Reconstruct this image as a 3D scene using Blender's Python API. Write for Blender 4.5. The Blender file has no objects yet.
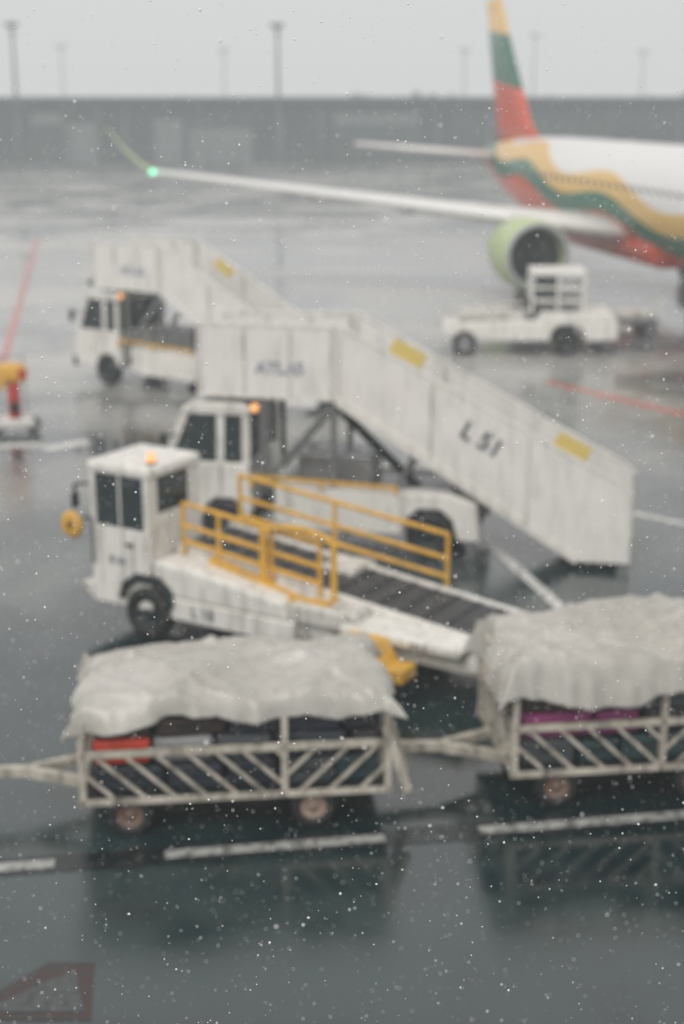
import bpy, bmesh, math, random
from mathutils import Vector, Matrix, noise, Euler
random.seed(7)
R=math.radians
S=bpy.context.scene
COL=S.collection

# ------------------------------------------------------------------ materials
def pmat(name,col,rough=.45,metal=0,var=.18,scale=2.5,bump=0.0,bscale=40,emit=None,es=0,coat=0,dirt=0.0):
    m=bpy.data.materials.new(name); m.use_nodes=True
    nt=m.node_tree; N=nt.nodes; L=nt.links
    b=N['Principled BSDF']
    tc=N.new('ShaderNodeTexCoord')
    nz=N.new('ShaderNodeTexNoise'); nz.inputs['Scale'].default_value=scale; nz.inputs['Detail'].default_value=6
    nz.inputs['Roughness'].default_value=.6
    L.new(tc.outputs['Object'],nz.inputs['Vector'])
    cr=N.new('ShaderNodeValToRGB')
    cr.color_ramp.elements[0].position=.35; cr.color_ramp.elements[1].position=.65
    cr.color_ramp.elements[0].color=(col[0]*(1-var),col[1]*(1-var),col[2]*(1-var*1.15),1)
    cr.color_ramp.elements[1].color=(col[0],col[1],col[2],1)
    L.new(nz.outputs['Fac'],cr.inputs['Fac'])
    last=cr.outputs['Color']
    rv=N.new('ShaderNodeMapRange'); rv.inputs['From Min'].default_value=.3; rv.inputs['From Max'].default_value=.7
    rv.inputs['To Min'].default_value=max(.03,rough*.75); rv.inputs['To Max'].default_value=min(1,rough*1.25)
    L.new(nz.outputs['Fac'],rv.inputs['Value']); L.new(rv.outputs['Result'],b.inputs['Roughness'])
    if dirt>0:
        nz2=N.new('ShaderNodeTexNoise'); nz2.inputs['Scale'].default_value=1.3; nz2.inputs['Detail'].default_value=8
        mp=N.new('ShaderNodeMapping'); mp.inputs['Scale'].default_value=(6,6,1.2)
        L.new(tc.outputs['Object'],mp.inputs['Vector']); L.new(mp.outputs['Vector'],nz2.inputs['Vector'])
        r2=N.new('ShaderNodeMapRange'); r2.inputs['From Min'].default_value=.48; r2.inputs['From Max'].default_value=.72
        r2.inputs['To Min'].default_value=0; r2.inputs['To Max'].default_value=dirt
        L.new(nz2.outputs['Fac'],r2.inputs['Value'])
        mx=N.new('ShaderNodeMix'); mx.data_type='RGBA'
        L.new(r2.outputs['Result'],mx.inputs['Factor']); L.new(last,mx.inputs['A'])
        mx.inputs['B'].default_value=(.15,.14,.12,1)
        last=mx.outputs['Result']
    L.new(last,b.inputs['Base Color'])
    b.inputs['Metallic'].default_value=metal
    b.inputs['Coat Weight'].default_value=coat
    if bump>0:
        n3=N.new('ShaderNodeTexNoise'); n3.inputs['Scale'].default_value=bscale; n3.inputs['Detail'].default_value=4
        L.new(tc.outputs['Object'],n3.inputs['Vector'])
        bp=N.new('ShaderNodeBump'); bp.inputs['Strength'].default_value=bump; bp.inputs['Distance'].default_value=.02
        L.new(n3.outputs['Fac'],bp.inputs['Height']); L.new(bp.outputs['Normal'],b.inputs['Normal'])
    if emit:
        b.inputs['Emission Color'].default_value=(*emit,1); b.inputs['Emission Strength'].default_value=es
    return m
WHITE=pmat('white_paint',(.83,.82,.78),.35,dirt=.45,var=.12)
WHITE2=pmat('chassis_white',(.70,.69,.65),.4,dirt=.8,var=.2)
PANEL=pmat('panel_white',(.84,.83,.80),.4,dirt=.24,var=.08,scale=1.2)
CREAM=pmat('cart_paint',(.60,.56,.49),.5,dirt=1.0,var=.3,scale=6)
TARP=pmat('tarpaulin',(.53,.52,.49),.27,var=.2,scale=.9,dirt=.3)
YEL=pmat('yellow_paint',(.80,.45,.06),.4,dirt=.4)
YSIGN=pmat('yellow_sign',(.80,.62,.20),.5,var=.1)
BLK=pmat('black_rubber',(.015,.018,.02),.6,var=.3)
DARK=pmat('dark_steel',(.025,.035,.038),.5,metal=.3)
GREY=pmat('grey_steel',(.28,.29,.30),.4,metal=.6)
GLASS=pmat('tinted_glass',(.03,.045,.05),.06,var=.3,scale=1.5)
BELT=pmat('belt_rubber',(.04,.042,.045),.5)
INK=pmat('lettering',(.12,.14,.19),.5)
INK2=pmat('operator_ink',(.34,.37,.46),.5)
BEAC=pmat('beacon_lens',(.8,.35,.12),.3,emit=(1,.45,.18),es=1.0)
GRN_L=pmat('nav_light',(.1,.9,.5),.3,emit=(.3,1,.65),es=1.8)
RED=pmat('red_paint',(.55,.06,.04),.45)
BUFF=pmat('rim_brown',(.20,.12,.09),.6,dirt=.7)
BUFF2=pmat('rim_tan',(.38,.27,.21),.6,dirt=.8,scale=8)

# ------------------------------------------------------------------ helpers
def empty(name,loc,rz=0):
    e=bpy.data.objects.new(name,None); COL.objects.link(e)
    e.location=loc; e.rotation_euler=(0,0,R(rz)); e.empty_display_size=.5
    return e
def link(name,me,mat,parent,loc=(0,0,0),rot=(0,0,0),smooth=False):
    o=bpy.data.objects.new(name,me); COL.objects.link(o)
    if mat: me.materials.append(mat)
    o.parent=parent; o.location=loc; o.rotation_euler=rot
    if smooth:
        for p in me.polygons: p.use_smooth=True
    return o
def bevelmod(o,w,seg=2):
    if w>0:
        b=o.modifiers.new('bevel','BEVEL'); b.width=w; b.segments=seg; b.limit_method='ANGLE'; b.angle_limit=R(35)
def box(name,size,loc,mat,parent,bev=.01,rot=(0,0,0)):
    bm=bmesh.new(); bmesh.ops.create_cube(bm,size=1)
    bmesh.ops.scale(bm,vec=size,verts=bm.verts)
    me=bpy.data.meshes.new(name); bm.to_mesh(me); bm.free()
    o=link(name,me,mat,parent,loc,rot); bevelmod(o,min(bev,min(size)*.45)); return o
def bx(name,x0,x1,y0,y1,z0,z1,mat,parent,bev=.01):
    return box(name,(x1-x0,y1-y0,z1-z0),((x0+x1)/2,(y0+y1)/2,(z0+z1)/2),mat,parent,bev)
def prism(name,pts,y0,y1,mat,parent,bev=.02):
    """polygon in x-z extruded along y"""
    n=len(pts)
    vs=[(p[0],y0,p[1]) for p in pts]+[(p[0],y1,p[1]) for p in pts]
    fs=[tuple(range(n)),tuple(range(2*n-1,n-1,-1))]+[(i,i+n,(i+1)%n+n,(i+1)%n) for i in range(n)]
    me=bpy.data.meshes.new(name); me.from_pydata(vs,[],fs)
    bm=bmesh.new(); bm.from_mesh(me); bmesh.ops.recalc_face_normals(bm,faces=bm.faces); bm.to_mesh(me); bm.free()
    o=link(name,me,mat,parent); bevelmod(o,bev); return o
def addbeam(bm,p1,p2,w,h=None,rnd=False):
    h=h or w
    p1=Vector(p1);p2=Vector(p2); d=p2-p1; l=d.length
    if l<1e-5: return
    q=d.to_track_quat('X','Z').to_matrix().to_4x4()
    M=Matrix.Translation((p1+p2)/2)@q
    if rnd:
        M=M@Matrix.Rotation(R(90),4,'Y')
        bmesh.ops.create_cone(bm,cap_ends=True,segments=10,radius1=w/2,radius2=w/2,depth=l,matrix=M)
    else:
        M=M@Matrix.Diagonal((l,w,h,1))
        bmesh.ops.create_cube(bm,size=1,matrix=M)
def beams(name,segs,w,mat,parent,h=None,rnd=False):
    bm=bmesh.new()
    for s in segs: addbeam(bm,s[0],s[1],w,h,rnd)
    me=bpy.data.meshes.new(name); bm.to_mesh(me); bm.free()
    return link(name,me,mat,parent)
def cyl(name,r,d,loc,axis,mat,parent,seg=24,r2=None):
    bm=bmesh.new()
    rot={'X':Matrix.Rotation(R(90),4,'Y'),'Y':Matrix.Rotation(R(90),4,'X'),'Z':Matrix.Identity(4)}[axis]
    bmesh.ops.create_cone(bm,cap_ends=True,segments=seg,radius1=r,radius2=r if r2 is None else r2,depth=d,matrix=rot)
    me=bpy.data.meshes.new(name); bm.to_mesh(me); bm.free()
    o=link(name,me,mat,parent,loc,smooth=False); bevelmod(o,.008); return o
def lathe(name,prof,mat,parent,loc=(0,0,0),axis='Y',seg=32):
    vs=[];fs=[]
    for (a,r) in prof:
        for i in range(seg):
            t=2*math.pi*i/seg; c=r*math.cos(t); s=r*math.sin(t)
            vs.append((c,a,s) if axis=='Y' else ((a,c,s) if axis=='X' else (c,s,a)))
    for j in range(len(prof)-1):
        for i in range(seg):
            k=(i+1)%seg
            fs.append((j*seg+i,j*seg+k,(j+1)*seg+k,(j+1)*seg+i))
    me=bpy.data.meshes.new(name); me.from_pydata(vs,[],fs)
    bm=bmesh.new(); bm.from_mesh(me); bmesh.ops.recalc_face_normals(bm,faces=bm.faces); bm.to_mesh(me); bm.free()
    return link(name,me,mat,parent,loc,smooth=True)
def wheel(name,x,y,r,w,parent,rim=WHITE2,side=-1):
    h=w/2
    lathe(name+'_tyre',[(-h*.7,r*.58),(-h,r*.66),(-h,r*.86),(-h*.75,r*.97),(-h*.3,r),(h*.3,r),(h*.75,r*.97),(h,r*.86),(h,r*.66),(h*.7,r*.58)],BLK,parent,(x,y,r))
    lathe(name+'_rim',[(side*h*.72,r*.60),(side*h*.78,r*.50),(side*h*.25,r*.42),(side*h*.3,r*.2),(side*h*.7,r*.17),(side*h*.7,.001)],rim,parent,(x,y,r))
    lathe(name+'_hub_back',[(-side*h*.5,r*.6),(-side*h*.5,.001)],DARK,parent,(x,y,r))
def loft(name,rings,mat,parent,smooth=True,cap=True):
    n=len(rings[0]); vs=[v for r in rings for v in r]; fs=[]
    for j in range(len(rings)-1):
        for i in range(n):
            k=(i+1)%n; fs.append((j*n+i,j*n+k,(j+1)*n+k,(j+1)*n+i))
    if cap: fs.append(tuple(range(n))); fs.append(tuple((len(rings)-1)*n+i for i in range(n-1,-1,-1)))
    me=bpy.data.meshes.new(name); me.from_pydata(vs,[],fs)
    bm=bmesh.new(); bm.from_mesh(me); bmesh.ops.recalc_face_normals(bm,faces=bm.faces); bm.to_mesh(me); bm.free()
    return link(name,me,mat,parent,smooth=smooth)
def text(name,body,size,loc,rot,mat,parent):
    c=bpy.data.curves.new(name,'FONT'); c.body=body; c.size=size; c.extrude=.002; c.align_x='CENTER'; c.align_y='CENTER'; c.offset=size*.02
    c.materials.append(mat)
    o=bpy.data.objects.new(name,c); COL.objects.link(o); o.parent=parent; o.location=loc; o.rotation_euler=rot
    return o
def beacon(parent,x,y,z,s=1):
    lathe('beacon',[(0,.07*s),(.11*s,.065*s),(.15*s,.04*s),(.16*s,.001)],BEAC,parent,(x,y,z+.03),axis='Z',seg=16)
    cyl('beacon_base',.08*s,.04,(x,y,z+.015),'Z',DARK,parent,16)

# ------------------------------------------------------------------ world / light
w=bpy.data.worlds.new("World"); S.world=w; w.use_nodes=True
nt=w.node_tree; bg=nt.nodes['Background']
sky=nt.nodes.new('ShaderNodeTexSky'); sky.sky_type='NISHITA'; sky.sun_disc=False
sky.sun_elevation=R(52); sky.sun_rotation=R(200); sky.air_density=1.0; sky.dust_density=3
hs=nt.nodes.new('ShaderNodeHueSaturation'); hs.inputs['Saturation'].default_value=.08
mx=nt.nodes.new('ShaderNodeMix'); mx.data_type='RGBA'; mx.inputs['Factor'].default_value=.8
mx.inputs['B'].default_value=(5.5,5.3,5.22,1)
nt.links.new(sky.outputs['Color'],hs.inputs['Color']); nt.links.new(hs.outputs['Color'],mx.inputs['A'])
nt.links.new(mx.outputs['Result'],bg.inputs['Color']); bg.inputs['Strength'].default_value=.15
sun=bpy.data.lights.new('sun','SUN'); sun.energy=1.35; sun.angle=R(35); sun.color=(1,.94,.86)
so=bpy.data.objects.new('sun',sun); COL.objects.link(so)
az=R(200); el=R(52)
d=Vector((math.sin(az)*math.cos(el),math.cos(az)*math.cos(el),math.sin(el)))
so.rotation_euler=d.to_track_quat('Z','Y').to_euler()

# ------------------------------------------------------------------ mist (homogeneous; absorbs; its own glow stands in for scattered skylight)
bm=bmesh.new(); bmesh.ops.create_cube(bm,size=1,matrix=Matrix.Translation((0,230,19.5))@Matrix.Diagonal((1000,560,42,1)))
me=bpy.data.meshes.new('mist'); bm.to_mesh(me); bm.free()
mm=bpy.data.materials.new('mist'); mm.use_nodes=True; n=mm.node_tree; n.nodes.remove(n.nodes['Principled BSDF'])
va=n.nodes.new('ShaderNodeVolumeAbsorption'); va.inputs['Color'].default_value=(0,0,0,1); va.inputs['Density'].default_value=.0024
ve=n.nodes.new('ShaderNodeEmission'); ve.inputs['Color'].default_value=(.63,.66,.66,1); ve.inputs['Strength'].default_value=.0024
ad=n.nodes.new('ShaderNodeAddShader'); n.links.new(va.outputs[0],ad.inputs[0]); n.links.new(ve.outputs[0],ad.inputs[1])
n.links.new(ad.outputs[0],n.nodes['Material Output'].inputs['Volume'])
link('mist',me,mm,None)

# ------------------------------------------------------------------ ground
gm=bpy.data.materials.new('wet_asphalt'); gm.use_nodes=True; n=gm.node_tree; N=n.nodes; L=n.links
b=N['Principled BSDF']; tc=N.new('ShaderNodeTexCoord')
def nz(scale,detail=5,vec=None,dist=0):
    t=N.new('ShaderNodeTexNoise'); t.inputs['Scale'].default_value=scale; t.inputs['Detail'].default_value=detail
    t.inputs['Distortion'].default_value=dist
    L.new(vec or tc.outputs['Object'],t.inputs['Vector']); return t.outputs['Fac']
def mr(v,a,b_,c,d_):
    t=N.new('ShaderNodeMapRange'); t.inputs['From Min'].default_value=a; t.inputs['From Max'].default_value=b_
    t.inputs['To Min'].default_value=c; t.inputs['To Max'].default_value=d_; L.new(v,t.inputs['Value']); return t.outputs['Result']
mp=N.new('ShaderNodeMapping'); mp.inputs['Scale'].default_value=(.25,1.2,1); mp.inputs['Rotation'].default_value=(0,0,R(12))
L.new(tc.outputs['Object'],mp.inputs['Vector'])
big=nz(.16,5,None,.6); streak=nz(.22,5,mp.outputs['Vector']); fine=nz(60,3); mid=nz(1.6,6)
def mth(op,a,b_):
    t=N.new('ShaderNodeMath'); t.operation=op; L.new(a,t.inputs[0])
    if isinstance(b_,(int,float)): t.inputs[1].default_value=b_
    else: L.new(b_,t.inputs[1])
    return t.outputs[0]
sm=mth('ADD',mth('ADD',big,mr(mid,.3,.7,-.10,.10)),mr(streak,.3,.7,-.18,.18))
pud=mr(sm,.38,.62,0,1)
# service road of dark asphalt near the terminal, base colour lightened further out in place of sky reflection
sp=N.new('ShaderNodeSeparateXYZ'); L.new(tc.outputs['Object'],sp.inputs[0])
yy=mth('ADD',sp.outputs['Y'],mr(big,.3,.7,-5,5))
far_sheen=mr(yy,17,42,0,1)
def mixc(f,a,b_,bt='MIX'):
    c=N.new('ShaderNodeMix'); c.data_type='RGBA'; c.blend_type=bt
    if isinstance(f,(int,float)): c.inputs['Factor'].default_value=f
    else: L.new(f,c.inputs['Factor'])
    for k,v in (('A',a),('B',b_)):
        if isinstance(v,tuple): c.inputs[k].default_value=v
        else: L.new(v,c.inputs[k])
    return c.outputs['Result']
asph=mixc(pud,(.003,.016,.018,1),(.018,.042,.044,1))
sheen_col=mixc(pud,(.19,.20,.20,1),(.46,.45,.43,1))
col=mixc(far_sheen,asph,sheen_col)
g=N.new('ShaderNodeCombineColor'); f=mr(fine,.3,.7,.75,1.2)
for i in range(3): L.new(f,g.inputs[i])
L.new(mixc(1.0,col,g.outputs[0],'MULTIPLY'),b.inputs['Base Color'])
L.new(mr(pud,0,1,.09,.24),b.inputs['Roughness'])
b.inputs['IOR'].default_value=1.9; b.inputs['Specular IOR Level'].default_value=.56
bp=N.new('ShaderNodeBump'); bp.inputs['Distance'].default_value=.01
L.new(mr(pud,0,1,.02,.18),bp.inputs['Strength']); L.new(nz(18,4),bp.inputs['Height']); L.new(bp.outputs['Normal'],b.inputs['Normal'])
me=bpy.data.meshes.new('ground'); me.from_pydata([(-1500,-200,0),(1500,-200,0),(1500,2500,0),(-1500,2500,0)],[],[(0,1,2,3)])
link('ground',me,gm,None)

# painted markings
def paint_mat(name,col,wear=.5,scale=9):
    m=bpy.data.materials.new(name); m.use_nodes=True; n=m.node_tree; N=n.nodes; L=n.links; b=N['Principled BSDF']
    tc=N.new('ShaderNodeTexCoord'); t=N.new('ShaderNodeTexNoise'); t.inputs['Scale'].default_value=scale; t.inputs['Detail'].default_value=8
    L.new(tc.outputs['Object'],t.inputs['Vector'])
    r=N.new('ShaderNodeValToRGB'); r.color_ramp.elements[0].position=.36; r.color_ramp.elements[1].position=.56
    r.color_ramp.elements[0].color=(.03+col[0]*(1-wear)*.5,.035+col[1]*(1-wear)*.5,.035+col[2]*(1-wear)*.5,1); r.color_ramp.elements[1].color=(*col,1)
    L.new(t.outputs['Fac'],r.inputs['Fac']); L.new(r.outputs['Color'],b.inputs['Base Color']); b.inputs['Roughness'].default_value=.22
    return m
PW=paint_mat('white_road_paint',(.40,.41,.39)); PR=paint_mat('red_road_paint',(.60,.17,.13)); PB=paint_mat('black_road_paint',(.004,.010,.012))
PG=paint_mat('grey_road_paint',(.07,.08,.08),.8,14)
def strip(name,p,q,wd,mat,z=.004,parent=None):
    p=Vector((*p,z));q=Vector((*q,z)); d=(q-p).normalized(); s=Vector((-d.y,d.x,0))*wd/2
    me=bpy.data.meshes.new(name); me.from_pydata([p-s,q-s,q+s,p+s],[],[(0,1,2,3)]); return link(name,me,mat,parent)
mk=empty('lane_marking',(0,0,0))
def lp(x): return (x,11.42+(x+3.08)*.155)
strip('border',lp(-9),lp(12),.32,PB,.004,mk)
for a,c in [(-5.2,-4.2),(-3.6,-2.6),(-1.62,.40),(1.30,3.5),(4.5,6.6),(7.6,9.6)]:
    strip('dash',lp(a),lp(c),.15,PW,.008,mk)
rk=empty('stand_safety_line',(0,0,0))
strip('red_left',(-8.3,33.5),(-15.8,75),.24,PR,.004,rk)
strip('red_right',(5.1,34.8),(9.5,27.9),.36,PR,.004,rk)
wk=empty('stand_guide_line',(0,0,0))
PW2=paint_mat('white_apron_paint',(.75,.75,.72))
strip('w1',(2.1,22.2),(3.15,17.6),.18,PW2,.004,wk)
strip('w2',(4.9,23.0),(7.5,20.6),.18,PW2,.004,wk)
strip('w3',(-8,27.7),(-6.05,28.0),.34,PW2,.004,wk)
strip('w4',(-5.95,27.6),(-5.15,28.3),.42,PW2,.004,wk)
strip('w5',(-14,27.0),(-9,27.55),.3,PW2,.004,wk)
tk=empty('warning_triangle_marking',(0,0,0))
def poly(name,pts,mat,z,parent):
    me=bpy.data.meshes.new(name); me.from_pydata([(x,y,z) for x,y in pts],[],[tuple(range(len(pts)))]); return link(name,me,mat,parent)
poly('red_field',[(-2.95,9.2),(-1.88,9.2),(-1.98,9.95),(-2.35,9.95)],paint_mat('faded_red',(.05,.028,.026),.95,12),.004,tk)
poly('triangle',[(-2.75,9.3),(-1.95,9.3),(-2.12,9.85)],PG,.008,tk)

# ------------------------------------------------------------------ luggage cart
LUG=[pmat('case_red',(.66,.06,.03),.4),pmat('case_silver',(.30,.31,.32),.35),pmat('case_black',(.015,.015,.02),.5),pmat('case_navy',(.015,.022,.035),.5),
     pmat('case_grey',(.05,.06,.065),.55),pmat('case_magenta',(.24,.03,.14),.5),pmat('case_teal',(.02,.05,.055),.5),pmat('case_brown',(.04,.028,.025),.6)]
def tarp(name,Lx,Wy,top,drop,seed,parent,lump=.06,crown=.08,tilt=0):
    na,nb=180,100
    def soft(o,k=.17):
        return (o+math.sqrt(o*o+k*k))/2
    vs=[]
    for j in range(nb+1):
        for i in range(na+1):
            a=-Lx/2-drop+(Lx+2*drop)*i/na; b_=-Wy/2-drop+(Wy+2*drop)*j/nb
            ox=soft(abs(a)-Lx/2); oy=soft(abs(b_)-Wy/2)
            sx=1 if a>0 else -1; sy=1 if b_>0 else -1
            x=sx*(abs(a)-ox); y=sy*(abs(b_)-oy)
            dd=max(ox,oy)+.22*min(ox,oy)
            hem=1+.38*noise.noise(Vector((a*.9+seed,b_*.9,seed)))+.18*noise.noise(Vector((a*2.6+seed,b_*2.6,seed+4)))
            dz=dd*hem
            fold=noise.noise(Vector((x*2.6+seed,y*2.6,2.2)))+.6*noise.noise(Vector((x*6.5+seed,y*6.5,5.2)))
            hang=min(1,dd/.25)
            x+=sx*ox*.16; y+=sy*oy*.16
            if oy>=ox: y+=sy*.12*fold*hang
            else: x+=sx*.12*fold*hang
            if ox>.10 and oy>.10:
                x+=sx*.10*min(ox,oy)/drop; y+=sy*.10*min(ox,oy)/drop
            p=Vector((x*.75+seed,y*.9,seed*.7))
            z=top+tilt*x+crown*(1-min(1,(2*x/Lx)**2))*(1-min(1,(2*y/Wy)**2))
            edge=max(0,1-dd*1.5)
            z+=lump*noise.noise(p*1.3)*edge*2.2
            # taut creases radiating between the tied-down corners
            u=x*.9+y*.5+seed; v=y*.9-x*.35
            cr1=noise.noise(Vector((u*.8,v*2.6,1.1)))
            z+=.075*max(0,1-abs(cr1)*5)**2*edge
            u=x*.9-y*.6+seed*2; v=y*.9+x*.4
            cr2=noise.noise(Vector((u*.9,v*3.1,4.1)))
            z+=.055*max(0,1-abs(cr2)*5)**2*edge
            vs.append((x,y,z-dz))
    fs=[(j*(na+1)+i,j*(na+1)+i+1,(j+1)*(na+1)+i+1,(j+1)*(na+1)+i) for j in range(nb) for i in range(na)]
    me=bpy.data.meshes.new(name); me.from_pydata(vs,[],fs)
    o=link(name,me,TARP,parent,smooth=True)
    sm=o.modifiers.new('s','SOLIDIFY'); sm.thickness=.008
    return o
def cart(loc,rz,seed,top,wheels,cols,split,barL,barR):
    rnd=random.Random(seed)
    e=empty('baggage_cart',(loc[0],loc[1],0),rz)
    hx,hy=1.42,.74
    bx('deck',-hx,hx,-hy,hy,.37,.42,DARK,e,.01)
    fr=[]
    for sy in (-hy,hy):
        fr+= [((-hx-.04,sy,.38),(hx+.04,sy,.38)),((-hx,sy,.86),(hx,sy,.86))]
        for px in (-hx,split,hx): fr.append(((px,sy,.35),(px,sy,.86)))
        fr.append(((-hx,sy,.86),(-hx,sy,top-.08))); fr.append(((hx,sy,.86),(hx,sy,top-.08)))
        fr.append(((split,sy,.86),(split,sy,top-.12)))
    for sx in (-hx,hx):
        for zz in (.38,.86,top-.10): fr.append(((sx,-hy,zz),(sx,hy,zz)))
        fr.append(((sx,0,.38),(sx,0,top-.1)))
        for k in range(4): fr.append(((sx,-hy+.37*k,.38),(sx,-hy+.37*k+.37,.86)))
    beams('frame',fr,.055,CREAM,e,.06)
    sl=[]
    for sy in (-hy,hy):
        for (a,b_,sg) in ((-hx,split,-1),(split,hx,1)):
            x=a-.45
            while x<b_:
                p0=(x,.38) if sg>0 else (x+.5,.38); p1=(x+.5,.86) if sg>0 else (x,.86)
                (xa,za),(xb,zb)=sorted((p0,p1))
                t0=max(0,(a-xa)/(xb-xa)); t1=min(1,(b_-xa)/(xb-xa))
                if t1-t0>.08:
                    sl.append(((xa+(xb-xa)*t0,sy-.005,za+(zb-za)*t0),(xa+(xb-xa)*t1,sy-.005,za+(zb-za)*t1)))
                x+=.28+rnd.uniform(-.025,.025)
    beams('lattice_slats',sl,.022,CREAM,e,.034)
    bx('chassis_beam',-hx+.1,hx-.1,-.3,-.2,.26,.37,DARK,e); bx('chassis_beam_b',-hx+.1,hx-.1,.2,.3,.26,.37,DARK,e)
    for i,wx in enumerate(wheels):
        for sy in (-1,1):
            wheel('wheel_%d'%i,wx,sy*(hy-.07),.21,.14,e,BUFF2 if (i==1 and barR) else BUFF,side=-1 if sy<0 else 1)
        bx('axle_%d'%i,wx-.04,wx+.04,-hy+.15,hy-.15,.17,.25,DARK,e)
        bx('spring_%d'%i,wx-.25,wx+.25,-hy+.22,-hy+.28,.26,.34,DARK,e)
    dl=barL
    beams('drawbar',[((-hx,-.28,.36),(-hx-.55,-.03,.37)),((-hx,.28,.36),(-hx-.55,.03,.37)),((-hx-.5,0,.37),(-hx-dl,0,.40))],.09,CREAM,e)
    lathe('tow_eye',[(-.02,.05),(-.02,.08),(.02,.08),(.02,.05),(-.02,.05)],GREY,e,(-hx-dl,0,.40),axis='Z',seg=16)
    if barR:
        beams('tail_hitch',[((hx,0,.36),(hx+.22,0,.36)),((hx+.20,-hy+.02,.34),(hx-.02,-hy+.02,1.0)),((hx+.22,-.3,.33),(hx+.02,-.3,1.15))],.08,CREAM,e)
    z=.43; k=0
    for layer,hh in enumerate((.28,.26,.24)):
        for row,yy in enumerate((-.47,-.0,.47)):
            x=-hx+.08
            while x<hx-.25:
                lw=rnd.uniform(.42,.72); lw=min(lw,hx-.05-x); h=hh*rnd.uniform(.85,.99)
                if row==0 and k<len(cols) and layer==1: m=LUG[cols[k]]; k+=1; h=hh*.99
                else: m=LUG[rnd.choice((2,2,3,3,4,6,7))]
                if z+h>top-.10: h=top-.10-z
                s=box('suitcase',(lw-.03,.43,h),(x+lw/2,yy+rnd.uniform(-.02,.02),z+h/2),m,e,.045,(0,0,R(rnd.uniform(-4,4))))
                if row==0:
                    box('suitcase_handle',(lw*.35,.02,.025),(x+lw/2,yy-.235,z+h*.6),BLK,e,.006)
                x+=lw
        z+=hh
    return e
c1=cart((-1.06,12.82),6,3,1.26,(-1.0,.72),[0,1,4,3,2,4],.45,1.6,True)
tarp('tarpaulin_cover',2.92,1.52,1.40,.24,3.3,c1,.05,.08,.01)
c2=cart((2.98,13.42),7,11,1.40,(-.98,.42),[5,5,2,3,4,2],.05,1.15,False)
tarp('tarpaulin_cover',2.95,1.55,1.58,.42,9.1,c2,.07,.08)

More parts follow.
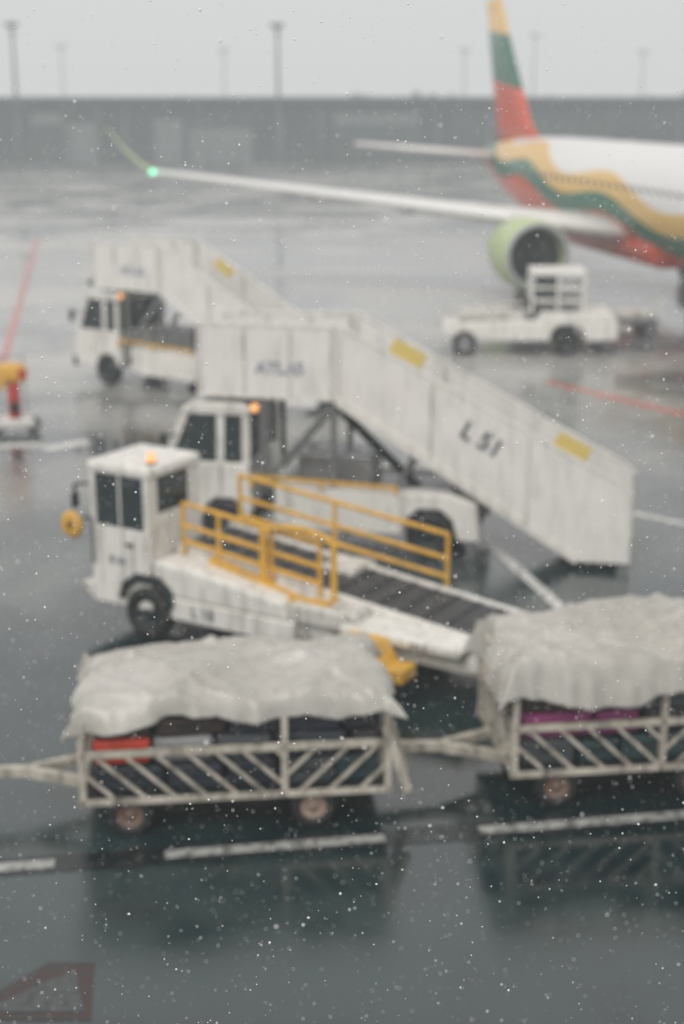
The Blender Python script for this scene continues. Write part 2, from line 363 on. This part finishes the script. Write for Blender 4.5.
# ------------------------------------------------------------------ belt loader with railings
def window_x(name,x,y0,y1,z0,z1,parent): return bx(name,x-.012,x+.012,y0,y1,z0,z1,GLASS,parent,.004)
def belt_loader(loc,rz):
    e=empty('belt_loader',(loc[0],loc[1],0),rz)
    cw,cl,zt=1.08,.95,2.28
    bx('cab_lower_side',0,cl,0,.04,.38,1.42,WHITE,e,.015); bx('cab_lower_far',0,cl,cw-.04,cw,.38,1.42,WHITE,e,.015)
    bx('cab_rear_lower',cl-.04,cl-.002,.042,cw-.042,.38,1.50,WHITE,e,.01)
    bx('cab_front_lower',.002,.04,.042,cw-.042,.38,1.30,WHITE,e,.01)
    bx('cab_floor',.04,cl-.04,.04,cw-.04,.40,.46,DARK,e)
    for i,(px,py) in enumerate(((.0,.0),(cl-.09,.0),(.0,cw-.07),(cl-.09,cw-.07))):
        bx('pillar_%d'%i,px,px+.09,py,py+.07,1.40,2.16,WHITE,e,.015)
    bx('cab_roof',-.03,cl+.03,-.02,cw+.02,2.10,2.26,WHITE,e,.05)
    bx('side_window',.10,cl-.10,.012,.03,1.44,2.10,GLASS,e,.004)
    bx('side_window_bar',.47,.50,.0,.012,1.44,2.10,WHITE,e,.003)
    bx('far_window',.10,cl-.10,cw-.03,cw-.012,1.44,2.10,GLASS,e,.004)
    bx('rear_frame_l',cl-.042,cl-.004,.07,.20,1.50,2.10,WHITE,e,.01); bx('rear_frame_r',cl-.042,cl-.004,cw-.24,cw-.07,1.50,2.10,WHITE,e,.01)
    bx('rear_frame_b',cl-.042,cl-.004,.20,cw-.24,1.50,1.62,WHITE,e,.01)
    window_x('rear_window',cl-.03,.2,cw-.24,1.62,2.10,e); window_x('front_window',.03,.07,cw-.07,1.32,2.10,e)
    bx('door_seam',.52,.53,-.004,.0,.5,1.42,DARK,e,0); bx('door_handle',.58,.70,-.03,-.002,1.2,1.24,DARK,e,.005)
    bx('cab_grab_rail',.03,.06,-.05,-.02,.9,1.5,GREY,e,.005)
    text('fleet_lettering','B 24',.14,(.42,-.006,.98),(R(90),0,0),INK,e)
    bx('front_bumper',-.22,-.002,.0,1.7,.42,.60,WHITE2,e,.03)
    bx('headlamp',-.02,-.004,.1,.3,.72,.86,GREY,e,.01)
    beams('mirror_arm',[((.02,0,1.5),(-.22,-.15,1.45)),((.0,0,1.95),(-.12,-.14,1.95)),((-.12,-.14,1.95),(-.12,-.14,1.8))],.03,DARK,e)
    box('mirror',(.05,.12,.2),(-.12,-.14,1.74),DARK,e,.02)
    lathe('yellow_guard_ring',[(-.05,.05),(-.06,.14),(0,.19),(.06,.14),(.05,.05)],YEL,e,(-.20,-.13,1.40),seg=20)
    bx('chassis',.97,5.55,.12,1.78,.40,.62,WHITE2,e,.03)
    prism('hood',[(.97,.62),(.97,1.06),(1.5,1.04),(2.9,.86),(3.0,.62)],.02,.62,WHITE,e,.05)
    bx('side_skirt',1.25,3.1,.0,.10,.34,.62,WHITE,e,.02)
    bx('engine_box',3.0,3.9,.05,.5,.62,.86,WHITE2,e,.04)
    bx('far_body',.97,3.2,1.2,1.85,.62,.95,WHITE2,e,.04)
    prism('wheel_arch',[(.45,.5),(.52,.72),(.72,.86),(1.08,.86),(1.26,.72),(1.32,.5),(1.24,.5),(1.16,.66),(1.04,.76),(.76,.76),(.62,.66),(.54,.5)],-.06,.16,DARK,e,.01)
    text('side_lettering','L 18',.2,(1.75,-.004,.48),(R(90),0,0),INK,e)
    wheel('front_wheel',.89,.06,.35,.22,e,DARK); wheel('front_wheel_far',.89,1.78,.35,.22,e,GREY,1)
    wheel('rear_wheel',4.0,.16,.33,.2,e,DARK); wheel('rear_wheel_far',4.0,1.74,.33,.2,e,GREY,1)
    zs=lambda x:1.16-(x-1.0)*.11
    x0,x1=1.0,5.6
    for nm,yy in (('bed_side',.50),('bed_side_far',1.62)):
        prism(nm,[(x0,zs(x0)-.18),(x0,zs(x0)),(x1,zs(x1)),(x1,zs(x1)-.16)],yy,yy+.09,WHITE,e,.012)
    prism('belt',[(x0,zs(x0)-.10),(x0,zs(x0)-.03),(x1,zs(x1)-.03),(x1,zs(x1)-.10)],.592,1.618,BELT,e,.01)
    cl_=[((x,.6,zs(x)-.02),(x,1.61,zs(x)-.02)) for x in [1.2+.3*i for i in range(15)]]
    beams('belt_cleats',cl_,.03,DARK,e,.02)
    lathe('end_roller',[(-.5,.001),(-.5,.08),(.5,.08),(.5,.001)],GREY,e,(x1+.04,1.1,zs(x1)-.07),seg=16)
    beams('lift_arms',[((1.6,.75,.62),(3.4,.75,zs(3.4)-.2)),((3.4,.75,.62),(1.6,.75,zs(1.6)-.2)),((1.6,1.45,.62),(3.4,1.45,zs(3.4)-.2)),((3.4,1.45,.62),(1.6,1.45,zs(1.6)-.2))],.08,DARK,e)
    def rail(y,xs,h,nm):
        sg=[]
        for x in xs: sg.append(((x,y,zs(x)-.08),(x,y,zs(x)+h)))
        sg+= [((xs[0],y,zs(xs[0])+h),(xs[-1],y,zs(xs[-1])+h)),((xs[0],y,zs(xs[0])+h*.52),(xs[-1],y,zs(xs[-1])+h*.52)),((xs[0],y,zs(xs[0])+.1),(xs[-1],y,zs(xs[-1])+.1))]
        beams(nm,sg,.06,YEL,e,rnd=True)
    rail(.45,[1.15,1.7,2.35,2.5,3.2],.60,'railing_near')
    rail(1.78,[1.1,2.6,4.25],.66,'railing_far')
    arch=[]; pts=[]
    for i in range(9):
        t=math.pi*i/8; pts.append((2.95-.50*math.cos(t),.36,zs(2.8)+.58+.16*math.sin(t)))
    for i in range(8): arch.append((pts[i],pts[i+1]))
    arch.append((pts[0],(pts[0][0],.36,zs(2.4)-.15))); arch.append((pts[-1],(pts[-1][0],.36,zs(3.2)-.25)))
    beams('railing_arch',arch,.08,YEL,e,rnd=True)
    beams('yellow_kick_rail',[((1.6,.42,zs(1.6)-.02),(3.3,.30,zs(3.3)-.16)),((2.6,.3,.80),(3.5,.2,.86))],.10,YEL,e,.09)
    bx('rear_platform',3.75,5.35,-.02,.50,.62,.74,WHITE,e,.03)
    text('rear_lettering','LD 2',.11,(4.8,-.028,.67),(R(90),0,0),INK,e)
    prism('yellow_step',[(3.95,.56),(3.95,.74),(4.40,.74),(4.58,.50),(4.8,.50),(4.8,.34),(4.50,.34),(4.32,.56)],-.40,-.04,YEL,e,.02)
    bx('tail_lamp_box',5.36,5.5,.1,.5,.45,.7,WHITE,e,.02)
    beacon(e,.85,.22,2.26,.8)
    return e
belt_loader((-3.24,17.6),-31)

# ------------------------------------------------------------------ passenger stairs truck
def stairs_truck(loc,rz,label):
    e=empty('passenger_stairs_truck',(loc[0],loc[1],0),rz)
    W=1.35
    side=[(0,2.40),(0,3.50),(4.22,1.30),(4.38,1.18),(4.42,.12),(3.72,.10)]
    for nm,y0 in (('balustrade_near',0),('balustrade_far',W)):
        prism(nm,side,y0,y0+.05,PANEL,e,.012)
        yy=y0+.025
        beams(nm+'_cap',[((-.02,yy,3.52),(4.22,yy,1.32)),((4.22,yy,1.32),(4.42,yy,1.16))],.07,WHITE,e,.04)
        y2=y0-.014 
        beams(nm+'_ribs',[((x,y2,3.5-x*.521-.06),(x,y2,2.44-x*.627)) for x in (.06,1.45,2.9)],.02,WHITE2,e,.025)
        prism(nm+'_stringer',[(0,2.30),(0,2.46),(3.75,.16),(3.62,.08)],y0-.022,y0-.002,WHITE,e,.004)
    bx('foot_end_plate',4.33,4.40,.052,.14,.12,1.1,WHITE,e,.01)
    for i in range(15):
        x=.12+i*.275; z=2.42-i*.162
        bx('tread_%d'%i,x-.02,x+.27,.055,W-.005,z-.05,z,GREY,e,.006)
        bx('riser_%d'%i,x+.255,x+.268,.055,W-.005,z-.16,z-.05,DARK,e,.002)
    th=math.atan(.521)
    for x in (.85,3.45):
        box('yellow_sign',(.56,.012,.24),(x,W-.012,3.5-x*.521-.17),YSIGN,e,.004,(0,th,0))
    bx('platform_floor',-2.12,.0,.055,W-.002,2.42,2.52,GREY,e,.01)
    for nm,y0 in (('platform_panel_near',0),('platform_panel_far',W)):
        bx(nm,-2.15,-.003,y0,y0+.05,2.36,3.44,PANEL,e,.012)
        beams(nm+'_cap',[((-2.17,y0+.025,3.46),(0,y0+.025,3.46)),((-2.15,y0+.025,2.38),(0,y0+.025,2.38))],.07,WHITE,e,.05)
        beams(nm+'_ribs',[((x,y0-.012,2.42),(x,y0-.012,3.42)) for x in (-2.1,-1.4,-.7,-.06)],.02,WHITE2,e,.03)
    beams('front_rubber_bumper',[((-2.22,-.02,2.46),(-2.22,W+.07,2.46))],.12,BLK,e,.12)
    text('operator_lettering','ATLAS',.26,(-.85,-.016,2.82),(R(90),0,0),INK2,e)
    text('fleet_lettering',label,.38,(2.2,-.02,1.88),(R(90),th+.04,0),INK,e)
    sg=[]
    for yy in (.1,W-.05):
        sg+=[((-1.15,yy,1.0),(-1.15,yy,2.38)),((-.05,yy,1.0),(-.05,yy,2.32)),((-1.15,yy,1.0),(-.05,yy,2.3)),((.9,yy,1.0),(1.2,yy,1.62))]
    beams('support_struts',sg,.08,GREY,e)
    beams('hydraulic_ram',[((1.2,W/2,.9),(-.3,W/2,2.3))],.14,DARK,e,rnd=True)
    bx('chassis_rail',-2.3,2.2,.25,W+.1,.50,.72,DARK,e,.02)
    sb=[(-.95,.45),(-.95,1.02),(1.75,1.02),(2.15,.90),(2.2,.32),(1.88,.32),(1.80,.62),(1.62,.78),(1.28,.78),(1.10,.62),(1.02,.36),(-.6,.36)]
    prism('side_body',sb,-.06,.34,WHITE,e,.03); prism('side_body_far',sb,W+.06,W+.4,WHITE,e,.03)
    bx('deck',-.95,1.7,.342,W+.058,.90,.98,GREY,e,.01)
    bx('power_unit',-.7,.5,.45,1.2,.98,1.45,GREY,e,.05)
    beams('yellow_edge_rail',[((-1.3,-.08,1.16),(.95,-.08,1.10)),((-1.3,-.08,.98),(-1.3,-.08,1.16)),((-.2,-.08,1.0),(-.2,-.08,1.13)),((.95,-.08,1.0),(.95,-.08,1.1))],.05,YEL,e)
    beams('outriggers',[((.2,-.12,.4),(.2,-.12,.03)),((2.1,.05,.5),(2.1,.05,.03))],.09,GREY,e)
    for yy,sd in ((.04,-1),(W+.30,1)):
        wheel('rear_wheel',1.45,yy,.37,.22,e,DARK,sd); wheel('front_wheel',-1.75,yy,.37,.22,e,DARK,sd)
    c0,c1_=-.05,W+.35
    prism('cab_body',[(-2.75,.45),(-2.80,.75),(-2.78,1.22),(-2.70,1.34),(-1.35,1.34),(-1.30,.6),(-1.42,.42),(-1.46,.62),(-1.60,.76),(-1.90,.76),(-2.06,.62),(-2.12,.42)],c0,c1_,WHITE,e,.04)
    for yy in (c0+.01,c1_-.08):
        beams('pillars',[((-2.66,yy+.03,1.33),(-2.34,yy+.03,2.12)),((-1.80,yy+.03,1.33),(-1.78,yy+.03,2.12)),((-1.39,yy+.03,1.33),(-1.39,yy+.03,2.12))],.06,WHITE,e,.12)
        prism('side_glass',[(-2.60,1.35),(-2.30,2.10),(-1.42,2.10),(-1.42,1.35)],yy+.02,yy+.035,GLASS,e,0)
    prism('roof',[(-2.42,2.08),(-2.36,2.20),(-2.1,2.27),(-1.45,2.27),(-1.32,2.20),(-1.33,2.08)],c0-.02,c1_+.02,WHITE,e,.03)
    prism('windscreen',[(-2.66,1.34),(-2.64,1.34),(-2.34,2.10),(-2.36,2.10)],c0+.09,c1_-.09,GLASS,e,0)
    prism('rear_glass',[(-1.40,1.34),(-1.38,1.34),(-1.38,2.1),(-1.40,2.1)],c0+.09,c1_-.09,GLASS,e,0)
    bx('seat',-1.95,-1.55,.3,.8,1.1,1.75,DARK,e,.06)
    bx('bumper',-2.9,-2.76,c0,c1_,.40,.62,DARK,e,.03)
    bx('headlamp',-2.82,-2.79,c0+.1,c0+.32,.80,.95,GREY,e,.01)
    beams('mirror_arm',[((-2.5,c0,1.75),(-2.62,c0-.22,1.75))],.025,DARK,e); box('mirror',(.06,.14,.28),(-2.62,c0-.24,1.68),DARK,e,.02)
    bx('door_seam',-1.80,-1.79,c0-.003,c0,.8,1.33,DARK,e,0)
    beacon(e,-1.25,.0,2.12,.8); cyl('beacon_post',.02,.9,(-1.25,.0,1.68),'Z',DARK,e,10)
    return e
stairs_truck((-.1,20.8),-12.5,'L 51')
stairs_truck((-4.25,33.4),-34,'L 50')

# ------------------------------------------------------------------ airliner
A=empty('airliner',(11.5,48.9,0),-80)
def flagmat(name,mode):
    m=bpy.data.materials.new(name); m.use_nodes=True; n=m.node_tree; N=n.nodes; L=n.links; b=N['Principled BSDF']
    tc=N.new('ShaderNodeTexCoord'); sp=N.new('ShaderNodeSeparateXYZ'); L.new(tc.outputs['Object'],sp.inputs[0])
    def mth(op,a,b_):
        t=N.new('ShaderNodeMath'); t.operation=op
        for i,v in enumerate((a,b_)):
            if v is None: continue
            if isinstance(v,(int,float)): t.inputs[i].default_value=v
            else: L.new(v,t.inputs[i])
        return t.outputs[0]
    x,z=sp.outputs['X'],sp.outputs['Z']
    r=N.new('ShaderNodeValToRGB'); r.color_ramp.interpolation='CONSTANT'; E=r.color_ramp.elements
    yel=(.76,.49,.15,1); grn=(.025,.145,.09,1); red=(.68,.09,.03,1)
    if mode=='body':
        wv=mth('MULTIPLY',mth('SINE',mth('MULTIPLY',x,.62),None),.30)
        t=mth('ADD',mth('SUBTRACT',z,3.75),mth('MULTIPLY',x,.078)); t=mth('ADD',t,wv)
        f=mth('DIVIDE',mth('ADD',t,3.0),4.0)
        E[0].position=0; E[0].color=red; E[1].position=.42; E[1].color=grn
        a=E.new(.59); a.color=yel; a=E.new(.77); a.color=(.8,.8,.79,1)
    else:
        f=mth('DIVIDE',mth('ADD',mth('SUBTRACT',z,5.0),mth('MULTIPLY',mth('ADD',x,20),.10)),7.0)
        E[0].position=0; E[0].color=red; E[1].position=.34; E[1].color=grn
        a=E.new(.66); a.color=yel
    L.new(f,r.inputs['Fac']); L.new(r.outputs['Color'],b.inputs['Base Color']); b.inputs['Roughness'].default_value=.28
    return m
FB=flagmat('flag_livery_fuselage','body'); FT=flagmat('flag_livery_fin','fin')
AW=pmat('aircraft_white',(.8,.8,.79),.3,var=.05); AG=pmat('aircraft_grey',(.42,.44,.46),.35,var=.1)
LIME=pmat('nacelle_green',(.50,.60,.32),.3,var=.08)
st=[(14.3,.05,2.9),(14.0,.45,2.92),(13.3,.95,3.0),(12.2,1.40,3.12),(10.8,1.72,3.26),(9,1.87,3.34),(7,1.90,3.37),(3,1.90,3.37),(-1,1.90,3.37),(-5,1.90,3.37),(-9,1.90,3.37),(-12,1.86,3.41),(-15,1.66,3.58),(-18,1.34,3.80),(-20.5,1.0,4.02),(-22.5,.68,4.18),(-24,.38,4.28),(-24.7,.16,4.32),(-24.8,.02,4.32)]
rings=[[(x,r*math.cos(t),zc+r*1.02*math.sin(t)) for t in [2*math.pi*i/56 for i in range(56)]] for x,r,zc in st]
loft('fuselage',rings,FB,A)
bm=bmesh.new()
for sgn in (-1,1):
    for i in range(34):
        x=9-i*.72
        if x<-13: break
        z=3.85; r=1.9; zc=3.37
        if x<-9: r=1.9-(-9-x)*.02
        y=math.sqrt(max(.01,r*r-((z-zc)/1.02)**2))+.004
        M=Matrix.Translation((x,sgn*y,z))@Matrix.Rotation(-sgn*math.asin((z-zc)/r)*1,4,'X')@Matrix.Diagonal((.24,.03,.34,1))
        bmesh.ops.create_cube(bm,size=1,matrix=M)
me=bpy.data.meshes.new('cabin_windows'); bm.to_mesh(me); bm.free(); o=link('cabin_windows',me,pmat('cabin_window',(.14,.15,.16),.1),A); bevelmod(o,.012)
bm=bmesh.new()
for sgn in (-1,1):
    for (x,y,z) in ((13.0,.35,3.85),(12.6,.85,3.85),(12.1,1.15,3.9)):
        bmesh.ops.create_cube(bm,size=1,matrix=Matrix.Translation((x,sgn*y,z))@Matrix.Rotation(R(-35),4,'Y')@Matrix.Diagonal((.5,.4,.36,1)))
me=bpy.data.meshes.new('cockpit_windows'); bm.to_mesh(me); bm.free(); link('cockpit_windows',me,GLASS,A)
def foil(chord,th,n=9):
    up=[];lo=[]
    for i in range(n+1):
        t=(1-math.cos(math.pi*i/n))/2
        yt=5*th*(.2969*math.sqrt(t)-.126*t-.3516*t*t+.2843*t**3-.1015*t**4)*chord
        up.append((-t*chord,yt*1.1)); lo.append((-t*chord,-yt*.8))
    return up+lo[-2:0:-1]
def wing(name,secs,mat,vertical=False):
    """secs: (span, xLE, chord, z, thick, cant)"""
    for sgn in ((1,) if vertical else (-1,1)):
        rings=[]
        for (sp,xl,ch,z,th,cant) in secs:
            ring=[]
            for (dx,dz) in foil(ch,th):
                c=math.cos(cant);s_=math.sin(cant)
                if vertical: ring.append((xl+dx,dz,z))
                else: ring.append((xl+dx,sgn*(sp-dz*s_),z+dz*c))
            rings.append(ring)
        loft(name,rings,mat,A)
wing('wing',[(1.2,-.6,7.2,2.30,.14,0),(5.2,-2.9,4.9,2.75,.13,0),(10.6,-5.7,3.4,3.38,.12,0),(17.2,-9.1,1.9,4.15,.12,0)],AW)
wing('winglet',[(17.2,-9.1,1.9,4.15,.12,0),(17.7,-9.45,1.5,4.42,.10,.7),(18.3,-9.95,1.1,5.0,.09,.9),(18.9,-10.5,.6,5.75,.08,1.0)],LIME)
wing('flap_fairing',[(8.0,-5.2,3.4,2.88,.09,0),(8.25,-5.2,3.4,2.90,.09,0)],AG)
wing('flap_fairing_b',[(11.4,-7.0,2.7,3.32,.09,0),(11.6,-7.0,2.7,3.33,.09,0)],AG)
wing('stabilizer',[(.3,-19.2,3.3,4.25,.13,0),(6.9,-22.4,1.6,4.80,.12,0)],AW)
wing('fin',[(0,-15.2,7.6,4.9,.03,0),(0,-17.4,5.6,5.7,.09,0),(0,-20.9,3.6,9.2,.09,0),(0,-22.9,2.5,11.5,.09,0)],FT,True)
bx('wing_fairing',-8.0,1.5,-1.6,1.6,1.35,2.5,pmat('belly_red',(.66,.09,.035),.3),A,.5)
for sgn in (-1,1):
    ey=sgn*5.0; ez=1.72
    lathe('engine_nacelle',[(-.5,.90),(-.25,.92),(-.08,.97),(.0,1.04),(-.06,1.10),(-.3,1.17),(-.9,1.22),(-1.8,1.20),(-2.8,1.0),(-3.3,.86),(-3.3,.80)],LIME,A,(0,ey,ez),'X',48)
    lathe('intake_lip',[(-.12,.955),(-.02,.985),(.02,1.04),(-.02,1.10),(-.10,1.125)],AG,A,(0.004,ey,ez),'X',48)
    lathe('fan_case',[(-.12,.945),(-.5,.90),(-.7,.90),(-.72,.3)],DARK,A,(0,ey,ez),'X',48)
    lathe('spinner',[(-.7,.30),(-.45,.22),(-.25,.09),(-.2,.001)],DARK,A,(0,ey,ez),'X',24)
    bl=[]
    for i in range(18):
        t=2*math.pi*i/18; bl.append(((-.62,ey+.28*math.cos(t),ez+.28*math.sin(t)),(-.55,ey+.88*math.cos(t+.12),ez+.88*math.sin(t+.12))))
    beams('fan_blades',bl,.03,BLK,A,.14)
    lathe('exhaust_cone',[(-3.2,.55),(-3.8,.45),(-4.6,.05),(-4.62,.001)],GREY,A,(0,ey,ez),'X',24)
    prism('engine_pylon',[(-.9,2.85),(-2.9,2.98),(-5.2,2.75),(-3.2,2.35),(-1.2,2.6)],ey-.15,ey+.15,AW,A,.05)
    for k in (-.28,.28):
        wheel('main_gear_wheel',-6.3,sgn*3.3+k,.52,.36,A,GREY,-1)
    beams('main_gear_leg',[((-6.3,sgn*3.3,.5),(-6.2,sgn*3.2,2.5))],.2,GREY,A,rnd=True)
for k in (-.2,.2): wheel('nose_gear_wheel',11.6,k,.35,.2,A,GREY,-1)
beams('nose_gear_leg',[((11.6,0,.35),(11.5,0,2.0))],.14,GREY,A,rnd=True)
lathe('wingtip_light',[(-.12,.001),(-.08,.08),(0,.10),(.08,.08),(.12,.001)],GRN_L,A,(-9.1,-17.3,4.18),seg=16)

# ------------------------------------------------------------------ cargo truck near the engine
def apron_truck():
    e=empty('cargo_loader_truck',(5.1,38.6,0),-4)
    prism('body',[(-2.4,.55),(-2.4,.85),(.2,.95),(.3,1.18),(2.2,1.18),(2.4,.95),(2.4,.45),(1.55,.40),(1.45,.72),(1.25,.84),(.85,.84),(.65,.72),(.55,.40),(-1.2,.40)],0,1.7,WHITE,e,.05)
    for sy,sd in ((.08,-1),(1.62,1)):
        wheel('rear_wheel',1.05,sy,.37,.24,e,DARK,sd); wheel('front_wheel',-1.75,sy,.34,.22,e,GREY,sd)
    fr=[]
    for x in (.05,.75,1.45):
        for y in (.1,1.55): fr.append(((x,y,1.1),(x,y,2.2)))
    for z in (1.5,1.85,2.2):
        for y in (.1,1.55): fr.append(((.05,y,z),(1.45,y,z)))
        for x in (.05,1.45): fr.append(((x,.1,z),(x,1.55,z)))
    beams('open_cab_frame',fr,.08,WHITE,e)
    bx('cab_roof',0,1.5,.05,1.6,2.21,2.28,WHITE,e,.03)
    bx('cab_glass',.08,.74,.08,.10,1.62,2.18,GLASS,e,0)
    bx('dark_equipment',.2,1.3,.4,1.3,1.16,1.6,GREY,e,.05)
    bx('seat',-.1,.3,.5,1.1,1.0,1.5,DARK,e,.06)
    beams('bed_rail',[((-2.4,.05,1.05),(0,.05,1.25)),((-2.4,1.6,1.05),(0,1.6,1.25)),((-2.4,.05,.85),(-2.4,.05,1.05)),((-1.2,.05,.9),(-1.2,.05,1.15))],.07,WHITE2,e)
    bx('equipment_box',-1.9,-.5,.4,1.3,.9,1.15,WHITE2,e,.05)
    return e
apron_truck()
def dolly():
    e=empty('equipment_dolly',(8.3,42.0,0),8)
    bx('bed',-.9,1.0,-.4,.5,.42,.55,GREY,e,.02); bx('load',-.5,.7,-.3,.4,.55,.80,WHITE2,e,.06)
    for x in (-.6,.7):
        for y in (-.38,.48): wheel('wheel',x,y,.22,.12,e,GREY,-1)
    beams('towbar',[((-.9,0,.45),(-2.4,-.1,.35)),((-.9,.3,.45),(-1.5,0,.4)),((-.9,-.3,.45),(-1.5,0,.4))],.07,DARK,e)
    beams('handle',[((1.0,-.3,.5),(1.1,-.3,1.1)),((1.0,.4,.5),(1.1,.4,1.1)),((1.1,-.3,1.1),(1.1,.4,1.1))],.05,WHITE,e)
dolly()
def ext():
    e=empty('wheeled_fire_extinguisher',(-6.85,29.2,0),15)
    lathe('cylinder',[(.25,.001),(.25,.10),(.35,.13),(1.0,.13),(1.12,.10),(1.18,.05),(1.25,.05),(1.25,.001)],RED,e,(0,0,0),'Z',20)
    bx('base_plate',-.38,.38,-.25,.3,.14,.30,WHITE,e,.02)
    for x in (-.36,.36): wheel('wheel',x,-.05,.16,.08,e,WHITE2,-1)
    bx('hose_cover',-.30,.30,-.18,.2,1.05,1.45,YEL,e,.12)
    bx('hose_box_l',-.36,-.16,-.22,-.16,.95,1.2,YEL,e,.03); bx('label',.1,.28,-.2,-.18,1.15,1.35,RED,e,.01)
    beams('handle',[((-.25,.2,.3),(-.25,.3,1.55)),((.25,.2,.3),(.25,.3,1.55)),((-.25,.3,1.55),(.25,.3,1.55))],.03,GREY,e,rnd=True)
    lathe('hose_reel',[(-.06,.03),(-.07,.10),(0,.12),(.07,.10),(.06,.03)],BLK,e,(0,-.2,.55),seg=18)
ext()

# ------------------------------------------------------------------ far building
B=empty('cargo_terminal_building',(0,170,0),0)
W1=pmat('facade_grey',(.045,.068,.075),.7,var=.5,scale=.15); W2=pmat('facade_dark',(.018,.03,.034),.6,var=.4,scale=.3)
W3=pmat('facade_light',(.16,.185,.195),.7,var=.35,scale=.3); RF=pmat('roof_trim',(.045,.062,.07),.6,var=.2,scale=.5)
bx('main_volume',-230,230,0,30,0,6.9,W1,B,.05)
bx('roof_edge',-231,231,-1.2,31,6.92,7.5,RF,B,.05)
rnd=random.Random(5)
x=-228
pil=[]
while x<226:
    wd=rnd.choice((3,4,6,6,8,10)); kind=rnd.random()
    if kind<.40:
        bx('glazing',x+.3,x+wd-.3,-.10,-.004,.8,6.0,W2 if rnd.random()<.5 else GLASS,B,.02)
        pil.append(((x+wd/2,-.18,.8),(x+wd/2,-.18,6.0)))
    elif kind<.66: bx('roller_door',x+.4,x+wd-.4,-.16,-.004,0,rnd.uniform(3.0,5),W3,B,.03)
    elif kind<.8: bx('dark_bay',x+.2,x+wd-.2,-.12,-.004,0,rnd.uniform(4,5.6),W2,B,.03)
    else: bx('window_strip',x+.2,x+wd-.2,-.1,-.004,4.4,5.8,W3,B,.02)
    if rnd.random()<.5: pil.append(((x,-.22,0),(x,-.22,6.9)))
    x+=wd
beams('pilasters',pil,.22,W3,B,.2)
TM=pmat('distant_foliage',(.06,.075,.06),.9,var=.4,scale=.5)
bm=bmesh.new(); rnd=random.Random(2)
for i in range(900):
    x=rnd.uniform(-260,260); h=8.2+1.6*noise.noise(Vector((x*.03,0,3)))+rnd.uniform(-2.5,0)
    M=Matrix.Translation((x,330+rnd.uniform(-6,6),h*rnd.uniform(.5,.9)))@Matrix.Rotation(rnd.uniform(0,6),4,Vector((rnd.random(),rnd.random(),rnd.random()+.1)))@Matrix.Diagonal((rnd.uniform(1.2,2.4),rnd.uniform(1.2,2.4),rnd.uniform(1.5,2.8),1))
    bmesh.ops.create_icosphere(bm,subdivisions=1,radius=1,matrix=M)
me=bpy.data.meshes.new('tree_line'); bm.to_mesh(me); bm.free(); link('tree_line',me,TM,None)

# ------------------------------------------------------------------ light masts
MG=pmat('mast_grey',(.11,.12,.12),.6)
def mast(x,y,h,arm=1.6):
    e=empty('apron_light_mast',(x,y,0),random.uniform(-10,10))
    cyl('pole',.24,h,(0,0,h/2),'Z',MG,e,12,.14)
    beams('crossarm',[((-arm,0,h),(arm,0,h)),((-arm*.7,0,h-.7),(arm*.7,0,h-.7))],.2,MG,e)
    for k in (-1,-.5,0,.5,1): box('floodlight',(.3,.3,.3),(arm*k,-.2,h+.2),MG,e,.05,(R(30),0,0))
    bx('footing',-.5,.5,-.5,.5,0,.5,W3,e,.05)
mast(-6.9,160,14.6,.6); mast(-35.2,160,14.7,.6)
for x,h in ((-60.5,18.8),(-25.5,18),(26.5,18),(41.5,21),(65,17.6)): mast(x,322,h,1.2)
jb=empty('jersey_barrier',(0,150,0),0)
for i in range(46):
    if i in (9,10,24,25,38): continue
    x=-115+i*5
    prism('segment',[(x,0),(x,.9),(x+4.8,.9),(x+4.8,0)],0,.4,W3,jb,.05)
fn=empty('perimeter_fence',(0,140,0),0)
fs_=[]
for i in range(41):
    x=-62+i*2.6; fs_.append(((x,0,0),(x,0,2.3)))
fs_+=[((-62,0,2.3),(42,0,2.3)),((-62,0,1.2),(42,0,1.2))]
beams('posts_and_rails',fs_,.16,MG,fn)

# ------------------------------------------------------------------ falling snow
rnd=random.Random(21); vs=[];fs=[]
def flake(x,y,z,r):
    k=len(vs); s=rnd.uniform(.6,1.5)
    vs.extend([(x+r,y,z),(x-r,y,z),(x,y+r,z),(x,y-r,z),(x,y,z+r*s),(x,y,z-r*s)])
    for a,b_,c in ((0,2,4),(2,1,4),(1,3,4),(3,0,4),(2,0,5),(1,2,5),(3,1,5),(0,3,5)): fs.append((k+a,k+b_,k+c))
for i in range(80000):
    flake(rnd.uniform(-9,9),rnd.uniform(3.4,18),rnd.uniform(0.1,8.5),.0027*rnd.choice((.6,.8,.8,1,1,1.2,1.4,2.0)))
me=bpy.data.meshes.new('snowfall'); me.from_pydata(vs,[],fs)
link('snowfall',me,pmat('snowflake',(.95,.95,.95),.6,var=.02),None)

# ------------------------------------------------------------------ camera
cd=bpy.data.cameras.new('camera'); cam=bpy.data.objects.new('camera',cd); COL.objects.link(cam)
cam.location=(0,0,6.6); cam.rotation_euler=(R(90-15.97),0,0)
cd.sensor_fit='VERTICAL'; cd.sensor_height=36; cd.sensor_width=24; cd.lens=50; cd.clip_end=4000; cd.clip_start=.1
cd.dof.use_dof=True; cd.dof.focus_distance=5.6; cd.dof.aperture_fstop=1.1
S.camera=cam
S.view_settings.view_transform='Standard'; S.view_settings.look='None'; S.view_settings.exposure=0
